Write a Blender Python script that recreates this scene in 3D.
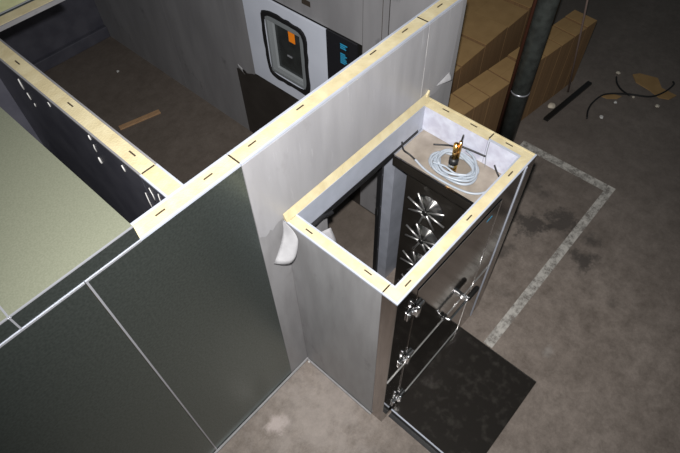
import bpy, bmesh, math, random
from mathutils import Vector, Matrix, noise
random.seed(7)
for o in list(bpy.data.objects): bpy.data.objects.remove(o)
scene = bpy.context.scene
COL = scene.collection

# ------------------------------------------------------------------ camera
F, CAM = 544.877, Vector((-1.213, -1.621, 4.7371))
YAW, PIT, ROL = .8118, .9387, -.0341
fw = Vector((math.sin(YAW)*math.cos(PIT), math.cos(YAW)*math.cos(PIT), -math.sin(PIT)))
r0 = fw.cross(Vector((0, 0, 1))).normalized(); u0 = r0.cross(fw)
rt = math.cos(ROL)*r0 + math.sin(ROL)*u0; up = -math.sin(ROL)*r0 + math.cos(ROL)*u0
cam = bpy.data.cameras.new('camera'); camo = bpy.data.objects.new('camera', cam); COL.objects.link(camo)
cam.sensor_width = 36; cam.lens = F/680*36; cam.clip_start = .02; cam.clip_end = 100
m = Matrix((rt, up, -fw)).transposed().to_4x4(); m.translation = CAM
camo.matrix_world = m
scene.camera = camo
# ------------------------------------------------------------------ light: dim hall + camera flash
w = bpy.data.worlds.new('hall'); scene.world = w; w.use_nodes = True
w.node_tree.nodes['Background'].inputs[0].default_value = (.80, .95, 1.0, 1)
w.node_tree.nodes['Background'].inputs[1].default_value = .05
fl = bpy.data.lights.new('camera_flash', 'SPOT'); flo = bpy.data.objects.new('camera_flash', fl); COL.objects.link(flo)
fl.energy = 1050; fl.shadow_soft_size = .03; fl.spot_size = math.radians(106); fl.spot_blend = 1.0
fl.color = (1, .985, .96)
mf = Matrix((rt, up, -fw)).transposed().to_4x4(); mf.translation = CAM + up*.14 + rt*.0
flo.matrix_world = mf
vs = scene.view_settings
vs.view_transform = 'Standard'; vs.look = 'None'; vs.gamma = 1; vs.use_curve_mapping = False
vs.exposure = 0.0

# ------------------------------------------------------------------ materials
MATS = {}
def mat(name, col, rough=.5, metal=0., nscale=0, namt=.0, col2=None, bump=0., bscale=60, stretch=(1, 1, 1), spec=.5, detail=4, trans=0, coat=0, aniso=None, lo=.35, hi=.65):
    if name in MATS: return MATS[name]
    M = bpy.data.materials.new(name); M.use_nodes = True; MATS[name] = M
    nt = M.node_tree; b = nt.nodes['Principled BSDF']; L = nt.links
    b.inputs['Base Color'].default_value = (*col, 1); b.inputs['Roughness'].default_value = rough
    b.inputs['Metallic'].default_value = metal; b.inputs['Specular IOR Level'].default_value = spec
    if trans: b.inputs['Transmission Weight'].default_value = trans
    if coat: b.inputs['Coat Weight'].default_value = coat
    tc = nt.nodes.new('ShaderNodeTexCoord'); mp = nt.nodes.new('ShaderNodeMapping')
    L.new(tc.outputs['Object'], mp.inputs[0]); mp.inputs['Scale'].default_value = stretch
    if nscale:
        n = nt.nodes.new('ShaderNodeTexNoise'); n.inputs['Scale'].default_value = nscale; n.inputs['Detail'].default_value = detail
        L.new(mp.outputs[0], n.inputs['Vector'])
        rp = nt.nodes.new('ShaderNodeValToRGB'); L.new(n.outputs[0], rp.inputs[0])
        rp.color_ramp.elements[0].position = lo; rp.color_ramp.elements[1].position = hi
        c2 = col2 or tuple(c*(1-namt) for c in col)
        rp.color_ramp.elements[0].color = (*c2, 1); rp.color_ramp.elements[1].color = (*col, 1)
        L.new(rp.outputs[0], b.inputs['Base Color'])
    if bump:
        n2 = nt.nodes.new('ShaderNodeTexNoise'); n2.inputs['Scale'].default_value = bscale; n2.inputs['Detail'].default_value = 3
        L.new(mp.outputs[0], n2.inputs['Vector'])
        bp = nt.nodes.new('ShaderNodeBump'); bp.inputs['Strength'].default_value = bump; bp.inputs['Distance'].default_value = .01
        L.new(n2.outputs[0], bp.inputs['Height']); L.new(bp.outputs[0], b.inputs['Normal'])
    if aniso is not None:
        b.inputs['Anisotropic'].default_value = 1.; b.inputs['Anisotropic Rotation'].default_value = .25
        tg = nt.nodes.new('ShaderNodeTangent'); tg.direction_type = 'RADIAL'; tg.axis = aniso
        L.new(tg.outputs[0], b.inputs['Tangent'])
    return M

FOAM = mat('yellow_foam', (.60, .525, .335), .85, nscale=11, col2=(.51, .43, .255), bump=.25, bscale=90)
FILM = mat('white_protective_film', (.365, .36, .378), .38, nscale=4, col2=(.325, .32, .337), bump=.07, bscale=14, stretch=(3, 3, .5))
FILMD = mat('grey_panel_film', (.30, .295, .305), .42, nscale=4, col2=(.25, .245, .252), bump=.12, bscale=14, stretch=(3, 3, .6))
FILMR = mat('inner_room_film', (.25, .245, .255), .45, nscale=2.2, col2=(.20, .196, .205), bump=.06, bscale=8, stretch=(2, 2, .5))  # darker grey film tone for the inner room
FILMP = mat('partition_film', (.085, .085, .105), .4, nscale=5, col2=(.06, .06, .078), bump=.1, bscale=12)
FLAP = mat('torn_film', (.40, .395, .41), .35, nscale=12, col2=(.34, .335, .35), bump=.2, bscale=30)
LIP = mat('blue_white_liner', (.43, .455, .53), .4, nscale=8, col2=(.38, .405, .47))
LINER = mat('inner_liner', (.62, .64, .74), .35, nscale=14, col2=(.5, .5, .6), bump=.3, bscale=18)
LINERD = mat('jamb_liner', (.33, .345, .40), .4, nscale=8, col2=(.27, .285, .33))
GALV = mat('galvanised_steel', (.20, .235, .225), .33, .9, nscale=75, col2=(.145, .175, .165), bump=.02, bscale=110, detail=8)
GALVT = mat('galvanised_roof', (.40, .415, .31), .44, .62, nscale=130, col2=(.34, .355, .262), bump=.015, bscale=160, detail=6)
EDGE = mat('bright_steel_edge', (.52, .53, .58), .35, .6)
STAIN = mat('polished_dark_steel', (.34, .32, .31), .09, 1., nscale=3, col2=(.28, .26, .25), bump=.02, bscale=6)
STAINB = mat('brushed_brown_steel', (.40, .36, .34), .2, 1., nscale=6, col2=(.32, .285, .27), stretch=(8, 8, .5))
CHROME = mat('chrome', (.88, .88, .9), .22, 1.)
SPOKE = mat('spoke_steel', (.62, .61, .6), .38, .9)
BLACK = mat('black_rubber', (.012, .012, .013), .45)
BLACKM = mat('black_steel', (.03, .029, .028), .3, .6)
SLOT = mat('slot_dark', (.05, .035, .02), .8)
SEAM = mat('joint_gap', (.03, .02, .012), .9)
UNITM = mat('unit_dark_steel', (.038, .033, .028), .3, .45, nscale=5, col2=(.03, .026, .022))
UNITT = mat('unit_dusty_top', (.40, .345, .29), .6, .2, nscale=7, col2=(.27, .23, .19), bump=.1)
SPUN = mat('spun_steel', (.7, .69, .67), .44, 1., aniso='X')
COPPER = mat('copper', (.85, .42, .16), .25, 1., nscale=20, col2=(.9, .62, .16))
HOSE = mat('grey_hose', (.40, .44, .50), .35, nscale=20, col2=(.33, .37, .42))
PLATE = mat('black_floor_plate', (.028, .0245, .0215), .24, .4, nscale=14, col2=(.06, .054, .047), bump=.03, bscale=20, lo=.25, hi=.48, detail=8)
KRAFT = mat('kraft_card', (.33, .205, .085), .8, nscale=6, col2=(.28, .17, .068))
KRAFTS = mat('kraft_card_fluted_shaded', (.21, .12, .052), .8, nscale=9, col2=(.165, .092, .04), stretch=(9, 9, .2))  # fluted carton sides; their shade is put in as darker kraft than the flaps
PIPE = mat('column_grey_paint', (.075, .085, .08), .5, .2, nscale=14, col2=(.045, .05, .047), bump=.2, bscale=30)
RED = mat('red_brown_cable', (.055, .018, .01), .5)
WOOD = mat('pine_plank', (.45, .28, .15), .7, nscale=12, col2=(.33, .19, .1), stretch=(1, 12, 12))
WHITE = mat('white_enamel', (.62, .65, .74), .35, nscale=3, col2=(.57, .6, .69))
ORANGE = mat('orange_label', (1., .27, .01), .6)
BLUE = mat('blue_label', (.03, .30, .52), .5)
GLASSD = mat('dark_oven_cavity', (.05, .055, .055), .25, .3, nscale=6, col2=(.03, .032, .032))
GREYIN = mat('grey_gasket', (.20, .215, .225), .4)
DARKW = mat('bare_brown_steel', (.05, .044, .040), .4, .35, nscale=6, col2=(.038, .033, .03))
SEAL = mat('white_sealant', (.55, .54, .53), .5)
DEBRIS = mat('pale_debris', (.55, .5, .42), .8)

def scuff(M, colr, scale, stretch, lo, hi, amt):
    nt = M.node_tree; b = nt.nodes['Principled BSDF']; L = nt.links; src = b.inputs['Base Color'].links[0].from_socket
    tc = nt.nodes.new('ShaderNodeTexCoord'); mp = nt.nodes.new('ShaderNodeMapping'); mp.inputs['Scale'].default_value = stretch
    n = nt.nodes.new('ShaderNodeTexNoise'); n.inputs['Scale'].default_value = scale; n.inputs['Detail'].default_value = 6; n.inputs['Roughness'].default_value = .65
    L.new(tc.outputs['Object'], mp.inputs[0]); L.new(mp.outputs[0], n.inputs['Vector'])
    mr = nt.nodes.new('ShaderNodeMapRange'); L.new(n.outputs[0], mr.inputs[0]); mr.inputs[1].default_value = lo; mr.inputs[2].default_value = hi; mr.inputs[4].default_value = amt
    x = nt.nodes.new('ShaderNodeMix'); x.data_type = 'RGBA'; L.new(mr.outputs[0], x.inputs[0]); L.new(src, x.inputs[6]); x.inputs[7].default_value = (*colr, 1)
    L.new(x.outputs[2], b.inputs['Base Color'])
scuff(FILMD, (.13, .125, .125), 2.6, (1, 1.6, .8), .60, .74, .7)
scuff(FILM, (.27, .26, .27), 4, (2, 2, 1), .60, .75, .6)
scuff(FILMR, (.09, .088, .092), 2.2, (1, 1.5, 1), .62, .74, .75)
scuff(FILM, (.55, .55, .57), 10, (3, 3, .25), .62, .72, .5)

def floor_material():
    M = bpy.data.materials.new('stained_concrete'); M.use_nodes = True
    nt = M.node_tree; b = nt.nodes['Principled BSDF']; L = nt.links; N = nt.nodes.new
    tc = N('ShaderNodeTexCoord')
    def nz(scale, det=6, rough=.6):
        n = N('ShaderNodeTexNoise'); n.inputs['Scale'].default_value = scale; n.inputs['Detail'].default_value = det
        n.inputs['Roughness'].default_value = rough; L.new(tc.outputs['Object'], n.inputs['Vector']); return n
    def ramp(src, p0, c0, p1, c1):
        r = N('ShaderNodeValToRGB'); L.new(src, r.inputs[0]); e = r.color_ramp.elements
        e[0].position, e[1].position = p0, p1; e[0].color = (*c0, 1); e[1].color = (*c1, 1); return r
    def mix(kind, fac, a, c):
        x = N('ShaderNodeMix'); x.data_type = 'RGBA'; x.blend_type = kind
        for s, v in ((x.inputs[0], fac), (x.inputs[6], a), (x.inputs[7], c)):
            if hasattr(v, 'is_linked') or hasattr(v, 'links'): L.new(v, s)
            elif isinstance(v, tuple): s.default_value = (*v, 1)
            else: s.default_value = v
        return x.outputs[2]
    base = ramp(nz(1.1).outputs[0], .3, (.175, .143, .122), .7, (.27, .228, .20))
    fine = ramp(nz(6, 12, .85).outputs[0], .34, (.5, .48, .46), .64, (1.16, 1.16, 1.16))
    c = mix('MULTIPLY', 1., base.outputs[0], fine.outputs[0])
    # cleaner, paler concrete in the pocket beside the steel wall
    sx = N('ShaderNodeSeparateXYZ'); L.new(tc.outputs['Object'], sx.inputs[0])
    wob = nz(4.5, 8, .7)
    def spot(cx, cy, rad, soft, rx=1., ry=1.):
        vm = N('ShaderNodeVectorMath'); vm.operation = 'SUBTRACT'; L.new(tc.outputs['Object'], vm.inputs[0]); vm.inputs[1].default_value = (cx, cy, 0)
        vs_ = N('ShaderNodeVectorMath'); vs_.operation = 'MULTIPLY'; L.new(vm.outputs[0], vs_.inputs[0]); vs_.inputs[1].default_value = (1/rx, 1/ry, 0)
        le = N('ShaderNodeVectorMath'); le.operation = 'LENGTH'; L.new(vs_.outputs[0], le.inputs[0])
        ad = N('ShaderNodeMath'); ad.operation = 'MULTIPLY_ADD'; L.new(wob.outputs[0], ad.inputs[0]); ad.inputs[1].default_value = rad*4.; L.new(le.outputs['Value'], ad.inputs[2])
        mr = N('ShaderNodeMapRange'); L.new(ad.outputs[0], mr.inputs[0]); k = rad*3.
        mr.inputs[1].default_value = k; mr.inputs[2].default_value = k-soft; mr.inputs[3].default_value = 0; mr.inputs[4].default_value = 1
        return mr.outputs[0]
    def darker(c, sp, amt, colr):
        mu = N('ShaderNodeMath'); mu.operation = 'MULTIPLY'; L.new(sp, mu.inputs[0]); mu.inputs[1].default_value = amt
        return mix('MIX', mu.outputs[0], c, colr)
    c = darker(c, spot(-.35, -.45, .62, .5), .33, (.42, .37, .345))
    c = darker(c, spot(-.62, -.22, .10, .08, 1.3, .9), .5, (.55, .47, .45))
    D = (.045, .038, .034)
    for cx, cy, rad, rx, ry, a in ((2.66, -.76, .20, 1.9, .8, .85), (2.93, -1.0, .20, .9, 1.2, .85), (2.62, -1.40, .15, 1.9, .55, .85), (2.90, -1.30, .13, 1.6, .7, .8), (2.15, -.70, .15, 1.5, .8, .6), (3.2, -.40, .2, 1.4, 1, .5),
                                  (3.15, -.68, .12, 1.4, 1, .5), (2.33, -1.83, .08, 1, 1, .7), (1.75, -1.0, .09, 1.3, 1, .45), (2.0, -1.42, .10, 1, 1.2, .3), (-.02, -.36, .05, 1.5, 1, .35), (.0, -.30, .03, 1, 1, .4)):
        c = darker(c, spot(cx, cy, rad, .10), a, D)
    c = darker(c, spot(1.5, -1.62, .06, .06, 1.5, .8), .35, (.42, .4, .38))
    c = darker(c, spot(.16, -1.32, .07, .05), .4, (.5, .48, .46))
    # floor colour goes darker behind the wall, and dirtier towards the cartons
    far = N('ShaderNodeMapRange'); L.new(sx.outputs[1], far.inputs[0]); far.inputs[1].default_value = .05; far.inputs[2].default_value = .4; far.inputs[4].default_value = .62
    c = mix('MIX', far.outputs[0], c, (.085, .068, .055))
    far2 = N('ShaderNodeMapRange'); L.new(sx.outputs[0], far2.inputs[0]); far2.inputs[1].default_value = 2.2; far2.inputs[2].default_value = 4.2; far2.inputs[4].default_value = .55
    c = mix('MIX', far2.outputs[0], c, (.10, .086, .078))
    L.new(c, b.inputs['Base Color']); b.inputs['Roughness'].default_value = .62
    bp = N('ShaderNodeBump'); bp.inputs['Strength'].default_value = .25; bp.inputs['Distance'].default_value = .01
    L.new(nz(30).outputs[0], bp.inputs['Height']); L.new(bp.outputs[0], b.inputs['Normal'])
    return M
CONC = floor_material()
def paint_material():
    M = bpy.data.materials.new('worn_floor_paint'); M.use_nodes = True
    nt = M.node_tree; b = nt.nodes['Principled BSDF']; L = nt.links
    b.inputs['Base Color'].default_value = (.50, .475, .44, 1); b.inputs['Roughness'].default_value = .7
    tc = nt.nodes.new('ShaderNodeTexCoord'); n = nt.nodes.new('ShaderNodeTexNoise'); n.inputs['Scale'].default_value = 9; n.inputs['Detail'].default_value = 8; n.inputs['Roughness'].default_value = .75
    L.new(tc.outputs['Object'], n.inputs['Vector'])
    mr = nt.nodes.new('ShaderNodeMapRange'); L.new(n.outputs[0], mr.inputs[0]); mr.inputs[1].default_value = .36; mr.inputs[2].default_value = .56; mr.inputs[3].default_value = .12; mr.inputs[4].default_value = .95
    L.new(mr.outputs[0], b.inputs['Alpha'])
    return M
PAINT = paint_material()

# ------------------------------------------------------------------ builders
class T:
    """A thing: an Empty at its base that parents its parts."""
    def __init__(s, name, label, cat, loc=(0, 0, 0), group=None, kind=None):
        s.o = bpy.data.objects.new(name, None); COL.objects.link(s.o); s.o.location = loc; s.loc = Vector(loc)
        s.o.empty_display_size = .1
        s.o['label'] = label
        if kind: s.o['kind'] = kind
        else: s.o['category'] = cat
        if group: s.o['group'] = group
def link(name, bm, material, parent=None, smooth=False, label=None):
    me = bpy.data.meshes.new(name)
    base = Vector((0, 0, 0))
    if parent is not None:
        p = parent.o if isinstance(parent, T) else parent
        q = p
        while q: base += q.location; q = q.parent
    bmesh.ops.translate(bm, verts=bm.verts, vec=-base)
    bmesh.ops.recalc_face_normals(bm, faces=bm.faces)
    if smooth:
        for f in bm.faces: f.smooth = True
    bm.to_mesh(me); bm.free(); me.materials.append(material)
    o = bpy.data.objects.new(name, me); COL.objects.link(o)
    if parent is not None: o.parent = p
    if label: o['label'] = label
    return o
def solo(o, label, cat, group=None, kind=None):
    """A thing that is one mesh: move the origin to its base."""
    me = o.data; xs = [v.co for v in me.vertices]
    c = Vector(((min(v.x for v in xs)+max(v.x for v in xs))/2, (min(v.y for v in xs)+max(v.y for v in xs))/2, min(v.z for v in xs)))
    me.transform(Matrix.Translation(-c)); o.location = c
    o['label'] = label
    if kind: o['kind'] = kind
    else: o['category'] = cat
    if group: o['group'] = group
    return o
def addbox(bm, x0, x1, y0, y1, z0, z1, bev=0, M=None):
    vs = [bm.verts.new((x, y, z)) for x in (x0, x1) for y in (y0, y1) for z in (z0, z1)]
    fs = [bm.faces.new([vs[i] for i in q]) for q in ((0, 1, 3, 2), (4, 6, 7, 5), (0, 4, 5, 1), (2, 3, 7, 6), (0, 2, 6, 4), (1, 5, 7, 3))]
    if bev:
        es = list({e for f in fs for e in f.edges})
        r = bmesh.ops.bevel(bm, geom=es, offset=bev, segments=2, affect='EDGES', profile=.5)
        vs = list({v for f in r['faces'] for v in f.verts})
    if M is not None: bmesh.ops.transform(bm, matrix=M, verts=vs)
    return vs
def box(name, x0, x1, y0, y1, z0, z1, material, parent=None, bev=0, label=None, M=None):
    bm = bmesh.new(); addbox(bm, x0, x1, y0, y1, z0, z1, bev, M); return link(name, bm, material, parent, label=label)
def boxes(name, L, material, parent=None, bev=0, label=None):
    bm = bmesh.new()
    for b in L: addbox(bm, *b, bev)
    return link(name, bm, material, parent, label=label)
def prism(name, poly, axis, a0, a1, material, parent=None, label=None):
    """poly in the plane across `axis`, extruded a0..a1 (axis x: (y,z), y: (x,z), z: (x,y))."""
    bm = bmesh.new()
    P = {'x': lambda p, a: (a, p[0], p[1]), 'y': lambda p, a: (p[0], a, p[1]), 'z': lambda p, a: (p[0], p[1], a)}[axis]
    A = [bm.verts.new(P(p, a0)) for p in poly]; B = [bm.verts.new(P(p, a1)) for p in poly]; n = len(poly)
    bm.faces.new(A); bm.faces.new(B[::-1])
    for i in range(n): bm.faces.new((A[i], A[(i+1) % n], B[(i+1) % n], B[i]))
    bmesh.ops.triangulate(bm, faces=[f for f in bm.faces if len(f.verts) > 4])
    return link(name, bm, material, parent, label=label)
def addtube(bm, pts, r, n=8, closed=False, taper=None):
    pts = [Vector(p) for p in pts]; k = len(pts); rings = []
    prev = None
    for i, p in enumerate(pts):
        a = pts[(i-1) % k] if (closed or i > 0) else p; b = pts[(i+1) % k] if (closed or i < k-1) else p
        t = (b-a).normalized()
        ref = prev if prev else (Vector((0, 0, 1)) if abs(t.z) < .9 else Vector((1, 0, 0)))
        u = (ref - t*ref.dot(t)).normalized(); v = t.cross(u); prev = u
        rr = r if taper is None else r*taper[i]
        rings.append([bm.verts.new(p + rr*(math.cos(2*math.pi*j/n)*u + math.sin(2*math.pi*j/n)*v)) for j in range(n)])
    for i in range(k if closed else k-1):
        A, B = rings[i], rings[(i+1) % k]
        for j in range(n): bm.faces.new((A[j], A[(j+1) % n], B[(j+1) % n], B[j]))
    if not closed: bm.faces.new(rings[0][::-1]); bm.faces.new(rings[-1])
def tube(name, pts, r, material, parent=None, n=8, closed=False, label=None, taper=None):
    bm = bmesh.new(); addtube(bm, pts, r, n, closed, taper); return link(name, bm, material, parent, True, label)
def sheet(name, fn, nu, nv, th, material, parent=None, label=None):
    """curved thin sheet from fn(u,v) -> point, given thickness th."""
    bm = bmesh.new()
    G = [[bm.verts.new(fn(i/nu, j/nv)) for j in range(nv+1)] for i in range(nu+1)]
    for i in range(nu):
        for j in range(nv): bm.faces.new((G[i][j], G[i+1][j], G[i+1][j+1], G[i][j+1]))
    bmesh.ops.recalc_face_normals(bm, faces=bm.faces)
    bmesh.ops.solidify(bm, geom=list(bm.faces), thickness=th)
    return link(name, bm, material, parent, True, label)
def spline(P, n=8):
    P = [Vector(p) for p in P]; out = []
    for i in range(len(P)-1):
        a, b, c, d = P[max(i-1, 0)], P[i], P[i+1], P[min(i+2, len(P)-1)]
        for k in range(n):
            t = k/n
            out.append(.5*((2*b) + (c-a)*t + (2*a-5*b+4*c-d)*t*t + (3*b-a-3*c+d)*t**3))
    return out + [P[-1]]
def strips(name, L, axis, a0, a1, material, parent, label=None):
    """thin sheet made of columns: L = [(pos, zlow, zhigh), ...] along the wall, a0..a1 across it."""
    bm = bmesh.new(); P = (lambda p, z, a: (p, a, z)) if axis == 'y' else (lambda p, z, a: (a, p, z))
    V = [[bm.verts.new(P(p, z, a)) for a in (a0, a1) for z in (z0, z1)] for p, z0, z1 in L]
    for A, B in zip(V, V[1:]):
        for i, j in ((0, 1), (1, 3), (3, 2), (2, 0)): bm.faces.new((A[i], A[j], B[j], B[i]))
    for A in (V[0], V[-1]): bm.faces.new((A[0], A[1], A[3], A[2]))
    return link(name, bm, material, parent, label=label)
def slot(parent, x, y, z, along='x', n=.055):
    a, b = (n/2, .0045) if along == 'x' else (.0045, n/2)
    return box('lock_slot', x-a, x+a, y-b, y+b, z-.012, z+.0012, SLOT, parent)

H, TW, H1 = 2.7576, .1095, 2.1     # wall height, wall thickness, porch height
XE, X2, YB = 1.7816, 1.667, 5.68
BX, BY, TI = 1.4738, .8792, .0845
G = .0015

# ------------------------------------------------------------------ setting
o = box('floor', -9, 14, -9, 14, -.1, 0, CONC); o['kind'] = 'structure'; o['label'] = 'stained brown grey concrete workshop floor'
solo(box('trim_1', -2.4, -.001, -.022, -.0045, 0, .018, FILMD), 'thin pale floor channel along foot of the dark steel wall', '', kind='structure')
solo(box('trim_2', -.018, -.0045, -.77, -.024, 0, .018, FILMD), 'thin pale floor channel along foot of the porch side wall', '', kind='structure')

# ------------------------------------------------------------------ sandwich panels
FT = .009
def wallpanel(name, label, x0, x1, y0, y1, z1, axis, m0, m1, z0=0, slots=(), group=None, lip=LIP, seam_end=None, cat='wall panel'):
    """axis = 'x': the panel runs along x, faces at y0 (material m0) and y1 (m1)."""
    t = T(name, label, cat, ((x0+x1)/2, (y0+y1)/2, z0), group)
    if axis == 'x':
        core = box('foam_core', x0+G, x1-G, y0+FT, y1-FT, z0, z1-.004, FOAM, t)
        box('facing_sheet', x0+G, x1-G, y0, y0+FT, z0, z1-.012, m0, t); box('facing_sheet', x0+G, x1-G, y1-FT, y1, z0, z1-.012, m1, t)
        box('edge_strip', x0+G, x1-G, y0-.0008, y0+FT+.001, z1-.012, z1, lip, t); box('edge_strip', x0+G, x1-G, y1-FT-.001, y1+.0008, z1-.012, z1, lip, t)
    else:
        core = box('foam_core', x0+FT, x1-FT, y0+G, y1-G, z0, z1-.004, FOAM, t)
        box('facing_sheet', x0, x0+FT, y0+G, y1-G, z0, z1-.012, m0, t); box('facing_sheet', x1-FT, x1, y0+G, y1-G, z0, z1-.012, m1, t)
        box('edge_strip', x0-.0008, x0+FT+.001, y0+G, y1-G, z1-.012, z1, lip, t); box('edge_strip', x1-FT-.001, x1+.0008, y0+G, y1-G, z1-.012, z1, lip, t)
    for s in slots: slot(core, s[0], s[1], z1-.004, s[2] if len(s) > 2 else axis)
    return t
XS, XG, XD = -1.0895, -.2, 1.362
t = wallpanel('sandwich_panel', 'dark galvanised wall panel at the far left, left of the bright diagonal joint', -2.4, XS, 0, TW, H, 'x', GALV, FILMP, slots=())
box('joint_strip', -2.4+G, XS-G, -.004, -.0004, H-.011, H-.001, EDGE, t, label='bright joint line under the roof edge')
t = wallpanel('sandwich_panel', 'wide dark galvanised wall panel between the bright joint and the white film panel', XS, XG, 0, TW, H, 'x', GALV, FILMR, slots=((-.647, .061), (-.357, .064)))
box('joint_strip', XS+G, XS+G+.010, -.003, -.0002, .02, H-.014, EDGE, t, label='bright vertical joint strip')
box('joint_strip', XS+G, -.80, -.004, -.0004, H-.011, H-.001, EDGE, t, label='bright joint line under the roof edge')

# film-covered panel with the doorway into the porch
DX0, DX1, DZ = .37, 1.12, 1.87
t = T('sandwich_panel', 'white film covered wall panel behind the porch, with foam top and a doorway cut through', 'wall panel', ((XG+XD)/2, TW/2, 0))
PC = t
def cut(x0, x1, y0, y1, z1): return [(x0+G, DX0, y0, y1, 0, z1), (DX1, x1-G, y0, y1, 0, z1), (DX0, DX1, y0, y1, DZ, z1)]
core = boxes('foam_core', cut(XG, XD, FT, TW-FT, H-.004), FOAM, t)
boxes('facing_sheet', cut(XG, XD, 0, FT, H-.012), FILMD, t); boxes('facing_sheet', cut(XG, XD, TW-FT, TW, H-.012), FILMR, t)
box('edge_strip', XG+G, XD-G, -.0008, FT+.003, H-.012, H, LIP, t); box('edge_strip', XG+G, XD-G, TW-FT-.003, TW+.0008, H-.012, H, LIP, t)
for x, y in ((-.064, .067), (.29, .071), (.911, .078), (1.203, .069)): slot(core, x, y, H-.004)
# the protective film still on it, torn along its lower left edge
rag = [(-.197, 2.44), (-.199, 2.32), (-.196, 2.2), (-.193, 2.125), (-.178, 2.112), (-.166, 2.10), (-.150, 2.088), (-.136, 2.094), (-.122, 2.102), (-.112, 2.118), (-.104, 2.105), (-.095, 2.092), (-.084, 2.098), (-.07, 2.112), (-.055, 2.118), (-.042, 2.125), (-.03, 2.122), (-.018, 2.128), (-.004, 2.13)]
strips('protective_film', [(-.197, 2.125, H-.013)] + [(x, z, H-.013) for x, z in rag[4:]] + [(0, 2.107, H-.013), (XD-.003, 2.107, H-.013)], 'y', -.003, -.0002, FILM, t, label='white film with a ragged torn lower edge')
# hanging flap of film by the porch corner
def flap(u, v):
    a = Vector((-.016, -.006, 2.122)); L_ = a.lerp(Vector((-.172, -.045, 1.865)), v) + Vector((.035*math.sin(v*3.1), -.01*v, 0))
    R_ = a.lerp(Vector((-.022, -.115, 1.90)), v) + Vector((.012*math.sin(v*3.1), -.05*math.sin(v*3.1), .03*math.sin(v*3.1)))
    return L_.lerp(R_, u) + Vector((0, -.045*math.sin(u*3.1)*v, -.02*math.sin(u*3.1)*v))
sheet('film_flap', flap, 10, 12, .0015, FLAP, t, label='curled white flap of torn film')
PD = wallpanel('sandwich_panel', 'narrow white film wall panel at the end of the long wall beside the cartons', XD, XE, 0, TW, H, 'x', FILMD, FILMR, slots=((1.558, .064),))
strips('protective_film', [(XD+.003, 2.107, H-.013), (1.48, 2.10, H-.013), (1.56, 2.09, H-.013), (1.60, 2.105, H-.013), (1.68, 2.12, H-.013), (1.71, 2.15, H-.013), (1.72, 2.3, H-.013), (1.735, H-.1, H-.013)], 'y', -.003, -.0002, FILM, PD)
def flap2(u, v): return Vector((1.54+.17*u, -.005-.03*math.sin(v*1.6)*u, 2.155-.06*v*u+.03*u))
sheet('film_flap', flap2, 8, 8, .0015, FLAP, PD)
box('joint_tape', XD+.002, XD+.016, -.0028, -.0005, 2.50, 2.68, SEAL, PD, label='white tape patch on the joint'); box('joint_tape', XD+.002, XD+.012, -.0028, -.0005, 2.12, 2.42, SEAL, PD)

for x, par in ((XG, PC), (XD, PD)): box('joint_gap', x+G, x+G+.006, .012, TW-.012, H-.02, H-.0025, SEAM, par)
# partition inside
wp = wallpanel('sandwich_panel', 'long inner partition panel with foam top dividing the dark room from the roofed room', -.5738, -.4693, .323, 2.03, H, 'y', FILMP, FILMR, slots=((-.518, 1.614), (-.514, 1.045), (-.509, .476)), lip=FILMR)
wp2 = wallpanel('sandwich_panel', 'short foam topped piece joining the partition to the long wall', -.5738, -.4693, TW, .323, H, 'y', FILMP, FILMR)
box('joint_gap', -.56, -.483, .3245, .330, H-.02, H-.0025, SEAM, wp)
rnd = random.Random(21)
for par, yy, za, zb, r in ((wp, 1.56, 2.70, 2.62, .007), (wp, 1.545, 2.60, 2.55, .005), (wp, 1.53, 2.53, 2.50, .005), (wp, 1.20, 2.72, 2.69, .004), (wp, .79, 2.73, 2.70, .006), (wp, .80, 2.66, 2.60, .004), (wp, .82, 2.54, 2.50, .008), (wp, .50, 2.70, 2.66, .005), (wp, .36, 2.60, 2.45, .003), (wp2, .265, 2.70, 2.60, .003), (wp2, .25, 2.58, 2.555, .008), (wp2, .20, 2.72, 2.62, .003)):
    tube('sealant_run', [(-.5752, yy+rnd.uniform(-.01, .01), za), (-.5752, yy, (za+zb)/2), (-.5752, yy+rnd.uniform(-.006, .006), zb)], r, SEAL, par, n=6, taper=[.5, .8, 1])

# right hand wall of the inner room (faces the camera's left), with the oven
def xpanel(label, y0, y1, m=FILMR): return wallpanel('sandwich_panel', label, X2, X2+TW, y0, y1, H, 'y', m, FILMD)
xpanel('grey film wall panel next to the long wall, right of the black control panel', TW+.0015, .54)
xpanel('smudged grey film wall panel left of the oven', 2.60, 3.82)
xpanel('dark grey wall panel in the far corner of the inner room', 3.82, YB-.0015)
OP = T('sandwich_panel', 'wall panel around the oven, grey film above and bare brown steel below', 'wall panel', (X2+TW/2, 1.57, 0))
OY0, OY1, OZ0, OZ1 = .80, 2.25, 1.05, 2.06
def rect_cut(x0, x1, z1): return [(x0, x1, .54+G, OY0, 0, z1), (x0, x1, OY1, 2.60-G, 0, z1), (x0, x1, OY0, OY1, OZ1, z1), (x0, x1, OY0, OY1, 0, OZ0)]
boxes('foam_core', rect_cut(X2+FT, X2+TW-FT, H), FOAM, OP); boxes('facing_sheet', rect_cut(X2, X2+FT, H), DARKW, OP, label='bare brown steel facing'); boxes('facing_sheet', rect_cut(X2+TW-FT, X2+TW, H), FILMD, OP)
strips('protective_film', [(2.254, 1.04, H-.002), (2.30, 1.01, H-.002), (2.34, 1.0, H-.002), (2.38, .98, H-.002), (2.42, .965, H-.002), (2.46, .99, H-.002), (2.49, .98, H-.002), (2.52, 1.0, H-.002), (2.56, .96, H-.002), (2.597, .95, H-.002)], 'x', X2-.003, X2-.0003, FILMR, OP, label='grey film torn away below the oven')
strips('protective_film', [(.795, 2.064, H-.002), (2.254, 2.064, H-.002)], 'x', X2-.003, X2-.0003, FILMR, OP)
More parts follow.
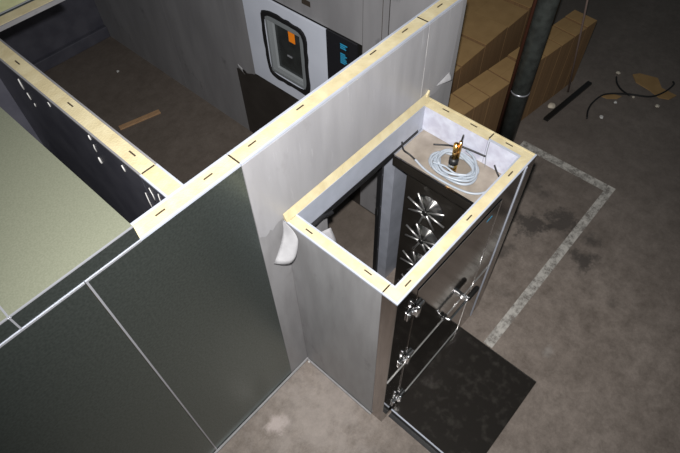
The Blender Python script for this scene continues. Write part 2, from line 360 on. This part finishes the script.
strips('protective_film', [(.545, .02, H-.002), (.79, .02, H-.002)], 'x', X2-.003, X2-.0003, FILMR, OP)
sheet('film_flap', lambda u, v: Vector((X2-.004-.03*math.sin(v*2), 2.52-.07*u, .96+.10*v-.03*u)), 5, 5, .0015, FLAP, OP)
box('seam_strip', X2-.0045, X2-.0031, .60, .604, 1.9, H-.02, SEAM, OP)
box('duct_mark', X2-.0045, X2-.0031, 1.36, 1.46, 2.17, 2.22, SEAM, OP, label='small dark slot in the film')
# back wall of the inner room
BW = wallpanel('sandwich_panel', 'far dark wall closing the inner room', -2.4, X2+TW, YB, YB+TW, H, 'x', FILMP, FILMD)
box('floor_channel', -2.4, X2-.002, YB-.07, YB-.0005, 0, .17, FILMP, BW, bev=.01, label='grey kick strip along the far wall')
# wall and lintel at the back of the roofed room
LB = T('lintel_panel', 'foam edged lintel panel spanning the far end of the partition', 'lintel', (-.9, 2.1, 2.5))
lc = box('foam_core', -2.4, .04, 2.04+FT, 2.15-FT, H-.035, H-.004, FOAM, LB); box('facing_sheet', -2.4, .05, 2.04, 2.04+FT, H-.035, H-.006, FILMR, LB); box('facing_sheet', -2.4, .05, 2.15-FT, 2.15, H-.035, H-.006, FILMP, LB)
box('end_cap', .04, .05, 2.04+FT, 2.15-FT, H-.035, H-.006, FILMR, LB); slot(lc, -.40, 2.11, H-.004)
wallpanel('sandwich_panel', 'upright wall panel at the far end of the partition under the lintel', -2.4, -.4693, 2.04, 2.15, H-.037, 'x', FILMP, FILMP)

# roof panels
def roof(name, label, x0, x1, y0, y1, z0, z1, top):
    t = T(name, label, 'roof panel', ((x0+x1)/2, (y0+y1)/2, z0))
    box('foam_core', x0+.012, x1-.004, y0+.004, y1-.012, z0+.004, z1-.004, FOAM, t)
    box('top_sheet', x0+G, x1-G, y0, y1, z1-.004, z1, top, t); box('bottom_sheet', x0+G, x1-G, y0+.002, y1, z0, z0+.004, FILMP, t)
    box('front_edge', x0+G, x1-G, y0, y0+.004, z0+.004, z1-.0045, GALV, t, label='dark steel front edge')
    box('edge_strip', x0+G, x1-G, y0-.002, y0+.006, z1-.004, z1+.0015, EDGE, t, label='bright folded edge')
    return t
XR, XS2 = -.7994, -1.3785
roof('roof_panel', 'wide galvanised roof panel with its open end beside the partition', XS2, XR, 0, 1.95, H+.0015, H+.1, GALVT)
rp = roof('roof_panel', 'galvanised roof panel cut by the left edge of the picture', -2.4, XS2, 0, 1.95, H+.0015, H+.1, GALVT)
box('joint_strip', XS2-.005, XS2+.003, .002, 1.95, H+.098, H+.1018, EDGE, rp); box('joint_strip', XS2-.005, XS2+.003, -.003, -.0002, H+.004, H+.099, EDGE, rp)
roof('roof_panel', 'pale roof panel beyond the lintel in the top left corner', -2.4, .04, 2.165, 3.3, H-.10, H, mat('cream_roof_sheet', (.72, .72, .42), .6, nscale=10, col2=(.6, .6, .33)))

# ------------------------------------------------------------------ the porch
LW = wallpanel('sandwich_panel', 'grey film side wall panel of the open topped porch', 0, TI, -.77, -.0045, H1, 'y', FILMD, LINER, slots=((.042, -.175), (.055, -.624)))
box('lock_slot', .03, .075, -.03, -.018, H1-.01, H1+.0012, SLOT, LW)
RW = wallpanel('sandwich_panel', 'porch side wall panel behind the coiled hose', BX-TI, BX, -.56, -.0045, H1, 'y', LINER, FILMD, slots=((1.44, -.175), (1.44, -.409)), lip=FOAM)
box('corner_post', BX-TI-.055, BX-TI-.002, -.034, -.0045, 1.872, H1-.01, LIP, RW)
# foam bead and lintel strip where the porch meets the wall
FB = T('porch_lintel', 'pale blue lintel strip with a yellow foam bead against the long wall', 'lintel', (.73, -.02, 1.87))
prism('foam_bead', [(-.032, H1+.002), (-.0045, H1+.062), (-.0045, H1+.002)], 'x', .0, BX-.03, FOAM, FB, label='yellow foam bead')
box('lintel_strip', TI+.002, BX-TI-.058, -.034, -.0045, DZ+.030, H1, LIP, FB, label='pale blue lintel strip')
box('door_gasket', TI+.06, BX-TI-.06, -.038, -.0045, DZ-.025, DZ+.028, BLACK, FB, label='black rubber gasket')
prism('foam_tip', [(BX-.028, H1+.002), (BX-.028, H1+.085), (BX-.05, H1+.06), (BX-.05, H1+.002)], 'y', -.02, -.0045, FOAM, FB)
box('reveal_liner', DX0+.0005, DX1-.0065, -.004, TW, DZ-.006, DZ-.0005, BLACK, FB)
box('reveal_liner', DX0+.0005, DX0+.006, -.004, TW, .0, DZ-.0065, BLACK, FB)
JP = T('door_jamb', 'blue grey door jamb with a black gasket standing in the porch opening', 'door jamb', (DX1, .05, 0))
box('reveal_liner', DX1-.006, DX1-.0005, -.0045, TW, .0, DZ-.026, LINERD, JP); box('liner_sheet', DX1-.006, BX-TI-.002, -.008, -.0045, .0, DZ-.026, LINERD, JP)
box('gasket_post', DX1-.034, DX1-.0065, TW-.02, TW+.024, .0, DZ-.007, BLACK, JP, bev=.003, label='black gasket post')
for z in (1.66, 1.5, 1.1, .8, .45): box('screw', DX1-.024, DX1-.017, TW-.022, TW-.02, z, z+.012, CHROME, JP)
box('strike_plate', DX1-.056, DX1-.034, TW-.012, TW+.01, 1.0, 1.09, BLACKM, JP)
solo(tube('gasket_end', spline([(.16, -.05, 1.905), (.20, -.055, 1.90), (.27, -.05, 1.895), (.33, -.048, 1.87), (.37, -.05, 1.86)]), .017, BLACK, taper=None), 'loose black gasket end in the left corner of the porch', 'gasket')
solo(sheet('film_scrap', lambda u, v: Vector((.13+.17*u, -.07-.05*math.sin(v*2)-.03*u, 1.84-.20*v-.04*u)), 8, 8, .0015, FLAP), 'white film scrap hanging inside the left corner of the porch', 'film scrap')

# front of the porch: stainless frame with the door
box('joint_gap', .012, TI-.012, -.7685, -.763, H1-.02, H1-.002, SEAM, LW); box('joint_gap', BX-TI+.012, BX-.012, -.5585, -.553, H1-.02, H1-.002, SEAM, RW)
FP = T('porch_entrance', 'polished dark steel porch front with a hinged door and foam top', 'door front', (BX/2, -BY+.04, 0))
y0, y1 = -BY, -BY+TI
ft = bmesh.new()
for b in ((.009, BX-.009, y0+.009, y1-.009, 0, H1-.004), (.009, TI-.009, y1-.009, -.7715, 0, H1-.004), (BX-TI+.009, BX-.009, y1-.009, -.5615, 0, H1-.004)): addbox(ft, *b)
fcore = link('foam_core', ft, FOAM, FP)
for x, y, a in ((.147, -.837, 'x'), (.752, -.835, 'x'), (1.22, -.835, 'x'), (1.44, -.69, 'y')): slot(fcore, x, y, H1-.004, a)
boxes('edge_strip', [(0, BX, y0, y0+.011, H1-.012, H1), (TI-.009, BX-TI+.009, y1-.011, y1, H1-.012, H1), (0, .011, y0+.011, -.7715, H1-.012, H1), (TI-.011, TI, y1, -.7715, H1-.012, H1), (BX-TI, BX-TI+.011, y1, -.5615, H1-.012, H1)], LIP, FP)
box('edge_strip', BX-.011, BX, y0+.011, -.5615, H1-.012, H1, FOAM, FP)
box('corner_return', 0, .009, y0+.009, -.7715, 0, H1-.0125, STAINB, FP, label='brushed brown steel corner return')
DL, DR, DT = .20, 1.087, 2.0
boxes('front_frame', [(0, DL-.003, y0, y0+.009, 0, H1-.0125), (DR+.003, 1.335, y0, y0+.009, 0, H1-.0125), (DL-.003, DR+.003, y0, y0+.009, DT+.003, H1-.0125), (DL-.003, DR+.003, y0+.007, y0+.009, 0, DT+.003)], STAIN, FP)
box('edge_trim', 1.335, 1.356, y0-.006, y0+.009, 0, H1-.0125, LIP, FP, bev=.002, label='bright vertical edge trim')
box('corner_profile', 1.356, BX, y0, y0+.009, 0, H1-.0125, STAINB, FP, label='brushed grey corner profile')
boxes('inner_facing', [(TI, BX-TI, y1-.009, y1, 0, H1-.0125), (TI-.009, TI, y1, -.7715, 0, H1-.0125), (BX-TI, BX-TI+.009, y1, -.5615, 0, H1-.0125)], LINER, FP)
box('outer_return', BX-.009, BX, y0+.009, -.5615, 0, H1-.0125, FILMD, FP)
door = box('door', DL, DR, y0-.004, y0+.005, .02, DT, STAIN, FP, bev=.0015, label='mirror polished dark door leaf')
box('edge_trim', DR-.004, DR+.001, y0-.006, y0-.004, .035, DT, CHROME, door); box('edge_trim', DL, DR, y0-.009, y0-.004, .106, .116, SPOKE, door); box('edge_trim', DL, DR, y0-.0055, y0-.004, DT-.006, DT, CHROME, door)
box('edge_trim', DL-.002, DL+.002, y0-.006, y0-.004, .035, 1.2, CHROME, door)
box('seam_strip', .002, DL-.004, y0-.006, y0-.0002, .908, .920, SPOKE, FP); box('seam_strip', DR+.004, 1.334, y0-.006, y0-.0002, .908, .920, SPOKE, FP)
box('seam_strip', DL+.003, DR-.005, y0-.009, y0-.004, .908, .920, SPOKE, door)
box('tape_label', .94, 1.0, y0-.0048, y0-.004, 1.90, 1.915, BLUE, door)
def hinge(z):
    h = bmesh.new()
    addbox(h, DL-.085, DL-.02, y0-.012, y0-.0005, z-.045, z+.045, .004); hg = link('hinge', h, CHROME, FP, label='chrome cam hinge')
    tube('pin', [(DL-.004, y0-.026, z-.065), (DL-.004, y0-.026, z-.05), (DL-.004, y0-.026, z+.05), (DL-.004, y0-.026, z+.065)], .017, CHROME, hg, n=14, taper=[.6, 1, 1, .6])
    box('arm', DL+.004, DL+.075, y0-.022, y0-.005, z-.022, z+.022, CHROME, hg, bev=.005)
    box('bracket', DL-.03, DL+.0, y0-.03, y0-.012, z-.03, z+.03, CHROME, hg, bev=.006)
    for dx in (-.07, -.04): tube('bolt', [(DL+dx, y0-.012, z+.025), (DL+dx, y0-.02, z+.025)], .008, CHROME, hg, n=8)
for z in (1.78, 1.04, .21): hinge(z)
hd = bmesh.new()
yh = y0-.062
addtube(hd, spline([(.66, y0-.006, 1.0), (.665, yh+.01, 1.0), (.70, yh, 1.0), (.95, yh, 1.0), (1.03, yh, 1.0)], 6), .010, 10)
hdl = link('handle', hd, CHROME, door, True, label='long chrome latch handle')
tube('handle', [(.90, yh, 1.0), (.91, yh, 1.0), (1.03, yh, 1.0), (1.045, yh, 1.0)], .021, BLACKM, door, n=14, taper=[.8, 1, 1, .7], label='dark handle grip')
box('handle_bracket', .885, .915, yh-.01, y0-.005, .975, 1.025, CHROME, door, bev=.004); box('handle_bracket', .64, .68, y0-.03, y0-.005, .975, 1.025, BLACKM, door, bev=.004)

# black steel floor plate in front of the door
SP = T('floor_plate', 'scuffed black steel plate lying on the floor before the porch door', 'floor plate', (.65, -1.28, 0))
PX0, PX1, PY0, PY1, PZ = .111, 1.125, -1.682, -BY-.012, .10
box('plate', PX0, PX1, PY0, PY1, PZ-.008, PZ, PLATE, SP, bev=.001); box('core', PX0+.002, PX1-.002, PY0+.002, PY1-.002, .004, PZ-.008, BLACK, SP, label='black core')
box('edge_strip', PX0-.006, PX0+.006, PY0, PY1, PZ-.002, PZ+.004, LIP, SP, label='bright edge strip'); box('edge_strip', PX1-.002, PX1+.003, PY0, PY1, PZ-.01, PZ+.002, BLACKM, SP)
box('base_sheet', PX0-.035, PX1-.03, PY0+.01, PY1, 0, .004, BLACK, SP, label='thin black sheet under the plate')  # thin black sheet, reaches past the plate's left side as a dark band

# ------------------------------------------------------------------ dark steel unit in the porch
U = T('steel_unit', 'dark steel unit with star shaped fans standing inside the porch', 'steel unit', (1.24, -.42, 0))
UX0, UX1, UZ = 1.03, BX-TI-.002, 1.87
box('body', 1.10, UX1, -.775, -.13, 0, 1.775, UNITM, U, bev=.004)
hood = box('hood', UX0, UX1, -.785, -.04, 1.775, UZ-.004, UNITM, U, bev=.004)
box('top_sheet', UX0+.012, UX1, -.778, -.05, UZ-.004, UZ, UNITT, U, label='dusty beige top')
box('top_lip', UX0, UX0+.012, -.785, -.04, UZ-.0038, UZ+.006, STAINB, U); box('top_lip', UX0+.012, UX1, -.05, -.04, UZ-.0038, UZ+.006, EDGE, U)
for q, z in enumerate((1.454, 1.088, .69, .30)):
    cy = -.367 - (.01 if q % 2 else 0); bm = bmesh.new()
    rings = []
    for rr, dx in ((.02, .0062), (.05, .006), (.08, .0055), (.132, .005), (.134, 0)):
        rings.append([bm.verts.new((1.0985-dx, cy+rr*math.cos(2*math.pi*k/36), z+rr*math.sin(2*math.pi*k/36))) for k in range(36)])
    for A, B in zip(rings, rings[1:]):
        for k in range(36): bm.faces.new((A[k], A[(k+1) % 36], B[(k+1) % 36], B[k]))
    bm.faces.new(rings[0]); bm.faces.new(rings[-1][::-1])
    bmesh.ops.translate(bm, verts=bm.verts, vec=(-1.0985, -cy, -z))
    me = bpy.data.meshes.new('fan_disc'); bmesh.ops.recalc_face_normals(bm, faces=bm.faces)
    for f in bm.faces: f.smooth = True
    bm.to_mesh(me); bm.free(); me.materials.append(SPUN)
    fan = bpy.data.objects.new('fan_disc', me); COL.objects.link(fan); fan.parent = U.o; fan.location = Vector((1.0985, cy, z)) - U.loc
    fan['label'] = 'spun steel fan disc'
    tube('hub', [(1.068, cy, z), (1.06, cy, z), (1.04, cy, z), (1.036, cy, z)], .026, BLACKM, fan, n=14, taper=[1, 1, 1, .7])
    for k in range(8):
        a = 2*math.pi*k/8 + .25 + q*.12; c, s = math.cos(a), math.sin(a)
        tube('spoke', [(1.05, cy+.02*c, z+.02*s), (1.06, cy+.18*c, z+.18*s)], .0085, SPOKE, fan, n=6)

# hoses and copper stub on the unit
def coil(R1, R2, turns, dz, r, seed, c=(1.213, -.44), z=UZ):
    rnd = random.Random(seed); n = int(40*turns); out = []
    ph = rnd.random()*6; ex = rnd.random()*.03
    for k in range(n):
        a = ph + 2*math.pi*k/40; f = k/n; R = R1+(R2-R1)*f + .010*math.sin(3*a+ph+f*5) + .010*math.sin(1.7*a)
        out.append((c[0] + (R*.80+ex*.3)*math.cos(a), c[1] + R*1.08*math.sin(a), z + r + .001 + dz*f + .004*(1+math.sin(2*a+ph))))
    return out
CT = T('hose_coil', 'loosely coiled pale grey hose lying on the dark steel unit', 'hose', (1.235, -.44, UZ))
tube('hose', coil(.165, .105, 4.2, .045, .0095, 3), .0095, HOSE, CT, n=8); tube('hose', coil(.12, .17, 2.6, .04, .009, 11), .009, HOSE, CT, n=8)
tube('hose', spline([(1.08, -.20, UZ+.03), (1.06, -.32, UZ+.012), (1.06, -.50, UZ+.010), (1.09, -.66, UZ+.012), (1.17, -.74, UZ+.02), (1.30, -.76, UZ+.03)]), .008, HOSE, CT)
tube('hose', spline([(1.125, -.32, UZ+.05), (1.14, -.41, UZ+.06), (1.135, -.50, UZ+.055), (1.17, -.57, UZ+.06)]), .007, HOSE, CT)
for pts, nm in (([(1.10, -.06, UZ+.10), (1.085, -.09, UZ+.05), (1.10, -.14, UZ+.02), (1.085, -.22, UZ+.012)], 'black cable by the back left corner of the unit top'),
                ([(1.30, -.20, UZ+.012), (1.35, -.30, UZ+.03), (1.34, -.36, UZ+.06)], 'short black cable behind the copper stub'),
                ([(1.33, -.40, UZ+.105), (1.355, -.49, UZ+.095), (1.372, -.58, UZ+.09)], 'black cable draped to the right of the copper stub'),
                ([(1.37, -.66, UZ+.06), (1.335, -.72, UZ+.03), (1.32, -.77, UZ+.02)], 'black cable in the front right corner of the unit top')):
    solo(tube('cable', spline(pts), .0065, BLACK), nm, 'cable')
solo(tube('wire', spline([(1.383, -.575, 2.09), (1.375, -.58, 1.98), (1.36, -.60, UZ+.01)]), .0025, GREYIN), 'thin grey wire hanging down the white porch wall', 'wire')
CS = T('pipe_stub', 'copper pipe stub wrapped at the middle, standing among the coiled hose', 'pipe', (1.2, -.43, UZ))
tube('base', [(1.185, -.445, UZ+.001), (1.19, -.44, UZ+.075)], .030, COPPER, CS, n=14, label='brass base')
tube('collar', [(1.19, -.44, UZ+.075), (1.192, -.438, UZ+.12)], .034, BLACK, CS, n=14, label='black collar')
tube('pipe', [(1.192, -.438, UZ+.12), (1.20, -.43, UZ+.245)], .019, COPPER, CS, n=12); tube('pipe', [(1.205, -.455, UZ+.12), (1.215, -.452, UZ+.27)], .012, COPPER, CS, n=10)
tube('tip', [(1.215, -.452, UZ+.27), (1.222, -.455, UZ+.325)], .006, BLACKM, CS, n=8)
tube('clip', [(1.16, -.42, UZ+.06), (1.17, -.46, UZ+.065)], .011, GREYIN, CS, n=8)

# ------------------------------------------------------------------ oven built into the inner room wall
OV = T('built_in_oven', 'white fronted oven with black gasketed window and black control panel', 'oven', (X2+.2, 1.52, OZ0))
box('body', X2+.02, X2+.28, OY0+.004, OY1-.004, OZ0+.004, OZ1-.004, BLACKM, OV)
WY0, WY1, WZ0, WZ1 = 1.42, 2.0, 1.20, 1.93
fx0, fx1 = X2-.028, X2-.005
fp = boxes('front_panel', [(fx0, fx1, 1.18, WY0+.03, OZ0+.02, OZ1-.012), (fx0, fx1, WY1-.03, 2.24, OZ0+.02, OZ1-.012), (fx0, fx1, WY0+.03, WY1-.03, OZ0+.02, WZ0+.03), (fx0, fx1, WY0+.03, WY1-.03, WZ1-.03, OZ1-.012)], WHITE, OV, label='white enamel front panel')
bm = bmesh.new(); n = 64; rnd = random.Random(5); R = []
def rr(t, hy, hz, e=7):
    c, s = math.cos(t), math.sin(t); k = (abs(c)**e + abs(s)**e)**(-1/e); return k*c*hy, k*s*hz
cyw, czw = (WY0+WY1)/2, (WZ0+WZ1)/2
for hy, hz, x, wv in ((.300, .380, fx0-.001, .014), (.288, .368, fx0-.010, .010), (.258, .335, fx0-.010, .006), (.25, .325, fx0-.001, .0)):
    ring = []
    for k in range(n):
        t_ = 2*math.pi*k/n; a, b = rr(t_, hy, hz); q = 1 + wv*(math.sin(5*t_+1)+.7*math.sin(11*t_)+.6*math.sin(17*t_+2))
        ring.append(bm.verts.new((x, cyw+a*q, czw+b*q)))
    R.append(ring)
for A, B in zip(R, R[1:]+R[:1]):
    for k in range(n): bm.faces.new((A[k], A[(k+1) % n], B[(k+1) % n], B[k]))
wf = link('window_gasket', bm, BLACK, OV, label='wavy black window gasket')
# deep grey window reveal
d1 = X2+.015
boxes('window_reveal', [(fx0-.004, d1, 1.478, 1.50, 1.262, 1.87), (fx0-.004, d1, 1.92, 1.942, 1.262, 1.87), (fx0-.004, d1, 1.50, 1.92, 1.262, 1.29), (fx0-.004, d1, 1.50, 1.92, 1.842, 1.87)], GREYIN, OV, label='grey window reveal')
boxes('window_reveal', [(fx0+.004, d1, 1.86, 1.918, 1.292, 1.84), (fx0+.004, d1, 1.502, 1.86, 1.292, 1.335)], mat('pale_seal', (.30, .32, .335), .4), OV)
gl = box('window_pane', d1-.012, d1-.004, 1.502, 1.858, 1.337, 1.84, GLASSD, OV, label='dark window pane')
box('warning_label', d1-.0145, d1-.0125, 1.60, 1.68, 1.70, 1.825, ORANGE, gl, label='orange label')
box('door_catch', d1-.02, d1-.0125, 1.66, 1.72, 1.52, 1.535, EDGE, gl)
cp = box('control_panel', fx0+.004, fx1, .835, 1.174, OZ0+.02, OZ1-.004, mat('black_panel', (.015, .015, .018), .25), OV, label='black control panel')
for z0, z1 in ((1.945, 2.005), (1.80, 1.915)):
    d_ = box('display', fx0+.001, fx0+.0035, .915, 1.02, z0, z1, mat('display_black', (.01, .012, .016), .2), cp, label='blue lettered display')
    k = z0+.008
    while k < z1-.008:
        w_ = random.uniform(.05, .09); box('lettering', fx0, fx0+.001, 1.01-w_, 1.012, k, k+.011, BLUE, d_); k += .018

# ------------------------------------------------------------------ plank and scraps in the inner room
c, s = math.cos(-.245), math.sin(-.245)
solo(box('plank', -.27, .27, -.035, .035, 0, .02, WOOD, bev=.002, M=Matrix.Translation((.88, 3.80, 0)) @ Matrix.Rotation(-.245, 4, 'Z')), 'short pine plank lying on the dark inner room floor', 'plank')
def crumb(x, y, r, label, material=DEBRIS, seed=0, z=0):
    bm = bmesh.new(); bmesh.ops.create_icosphere(bm, subdivisions=2, radius=r); rnd = random.Random(seed)
    for v in bm.verts: v.co = Vector((v.co.x, v.co.y, v.co.z*.6))*rnd.uniform(.6, 1.15)
    mz = min(v.co.z for v in bm.verts); bmesh.ops.translate(bm, verts=bm.verts, vec=(x, y, z-mz)); return solo(link('debris_bit', bm, material), label, 'debris')
crumb(1.257, 4.834, .02, 'lone white speck on the inner room floor', SEAL, 1)
crumb(-.022, -.045, .012, 'white speck in the floor corner beside the porch', SEAL, 2)
for i, (x, y, r, lab) in enumerate(((5.62, -.34, .03, 'pale speck at the upper end of the curved cable'), (4.682, -.565, .028, 'pale speck below the loose end of the curved cable'), (5.323, -1.002, .03, 'round pale speck below the torn cardboard'), (5.053, -.572, .022, 'pale speck under the brown card scrap'), (5.30, -.70, .018, 'tiny pale speck beside the curved cable middle'))):
    crumb(x, y, r, lab, SEAL if i % 2 else DEBRIS, 10+i)

# ------------------------------------------------------------------ painted floor line
P1 = solo(box('floor_line', 1.19, 3.72, -1.215, -1.125, 0, .0012, PAINT), 'long worn pale painted line running past the porch corner', 'painted line')
P2 = solo(box('floor_line', 3.61, 3.72, -1.123, -.05, 0, .0012, PAINT), 'short worn pale painted line meeting the long one at a corner', 'painted line')

# ------------------------------------------------------------------ column
CO = T('steel_column', 'dark round steel column standing behind the porch beside the cartons', 'column', (3.42, .07, 0))
cx, cy = 3.42, .07
tube('shaft', [(cx, cy, .012), (cx, cy, 2.2), (cx, cy, 4.4)], .098, PIPE, CO, n=28)
tube('band', [(cx, cy, .875), (cx, cy, .895)], .1005, EDGE, CO, n=28, label='pale band around the shaft')
box('base_plate', cx-.16, cx+.16, cy-.16, cy+.16, 0, .012, PIPE, CO)
tube('conduit', [(cx-.085, cy+.085, .012), (cx-.085, cy+.085, 4.4)], .018, RED, CO, n=10, label='thin red brown conduit')

# ------------------------------------------------------------------ cartons
def carton(x0, x1, y0, y1, z0, z1, label, group, rot=0, piv=(0, 0), gap=.006):
    t = T('cardboard_box', label, 'cardboard box', ((x0+x1)/2, (y0+y1)/2, z0), group)
    box('body', x0+gap, x1-gap, y0+gap, y1-gap, z0, z1-.006, KRAFTS, t)
    ym = (y0+y1)/2
    box('flap', x0+gap+.009, x1-gap-.009, y0+gap+.001, ym-.001, z1-.006, z1, KRAFT, t); box('flap', x0+gap+.009, x1-gap-.009, ym+.001, y1-gap-.001, z1-.006, z1, KRAFT, t)
    if rot:
        p = Vector((*piv, 0)); t.o.location = p + Matrix.Rotation(rot, 3, 'Z') @ (t.o.location-p); t.o.rotation_euler.z = rot
    return t
rowx = [2.30, 2.62, 2.86, 3.12, 3.46, 3.80, 4.10, 4.40, 4.66, 4.90, 5.12]
ords = ['first', 'second', 'third', 'fourth', 'fifth', 'sixth', 'seventh', 'eighth', 'ninth', 'tenth']
for k in range(len(rowx)-1):
    i = len(rowx)-2-k
    lab = 'cardboard box at the far right end of the low front row' if k == 0 else '%s cardboard box from the right end of the low front row' % ords[k]
    carton(rowx[i], rowx[i+1], .26, .58, 0, .9 + random.uniform(-.012, .012), lab, 'low front row of cartons', gap=.006, rot=-.108, piv=(2.98, .26))
row2 = [2.0, 2.34, 2.74, 3.15, 3.61, 4.07, 4.53, 5.0, 5.5]
for k in range(len(row2)-1):
    i = len(row2)-2-k
    lab = 'cardboard box at the far right end of the tall back row' if k == 0 else '%s cardboard box from the right end of the tall back row' % ords[k]
    carton(row2[i], row2[i+1], .66, 1.6, 0, 1.06 + random.uniform(-.012, .012), lab, 'tall back row of cartons', gap=.006)

# thin rod leaning by the cartons, bar, cable and card on the floor
solo(tube('metal_rod', [(4.86, -.02, .002), (4.70, .055, .93), (4.55, .125, 1.75)], .012, mat('rod_grey', (.22, .16, .14), .5, .3)), 'thin rod leaning against the low row of cartons', 'rod')
solo(box('metal_bar', -.50, .50, -.032, .032, 0, .035, BLACKM, bev=.003, M=Matrix.Translation((4.69, -.11, 0)) @ Matrix.Rotation(-.085, 4, 'Z')), 'straight black metal bar lying on the floor before the cartons', 'bar')
bm = bmesh.new(); bmesh.ops.create_icosphere(bm, subdivisions=3, radius=.045)
for v in bm.verts: v.co *= 1+.35*noise.noise(v.co*18); v.co.x *= 1.3; v.co.z *= .6
bmesh.ops.translate(bm, verts=bm.verts, vec=(4.45, -.002, .03)); solo(link('crumpled_paper', bm, mat('paper', (.62, .55, .45), .8)), 'crumpled pale paper beside the black bar', 'paper')
CB = T('cable', 'forked black cable lying in a curve across the far floor', 'cable', (5.2, -.6, 0))
tube('cable_run', spline([(4.55, -.44, .012), (4.70, -.38, .012), (4.88, -.36, .014), (5.10, -.41, .022), (5.28, -.62, .026), (5.42, -.86, .026), (5.62, -.96, .030), (5.83, -.99, .03), (5.90, -.96, .02)]), .011, BLACK, CB)
tube('cable_branch', spline([(5.53, -.36, .012), (5.42, -.42, .012), (5.33, -.52, .014), (5.25, -.66, .040)]), .011, BLACK, CB)
def card(poly, th, label, bend=.0):
    o = prism('torn_cardboard', poly, 'z', .0, th, KRAFT); return solo(o, label, 'cardboard')
card([(5.72, -.50), (5.80, -.56), (5.86, -.78), (5.70, -.90), (5.68, -1.10), (5.55, -1.06), (5.50, -.95), (5.56, -.80), (5.60, -.60)], .012, 'large torn piece of cardboard by the right edge')
card([(5.05, -.36), (5.18, -.44), (5.22, -.58), (5.14, -.56), (5.06, -.46)], .007, 'small brown card scrap under the curved cable')
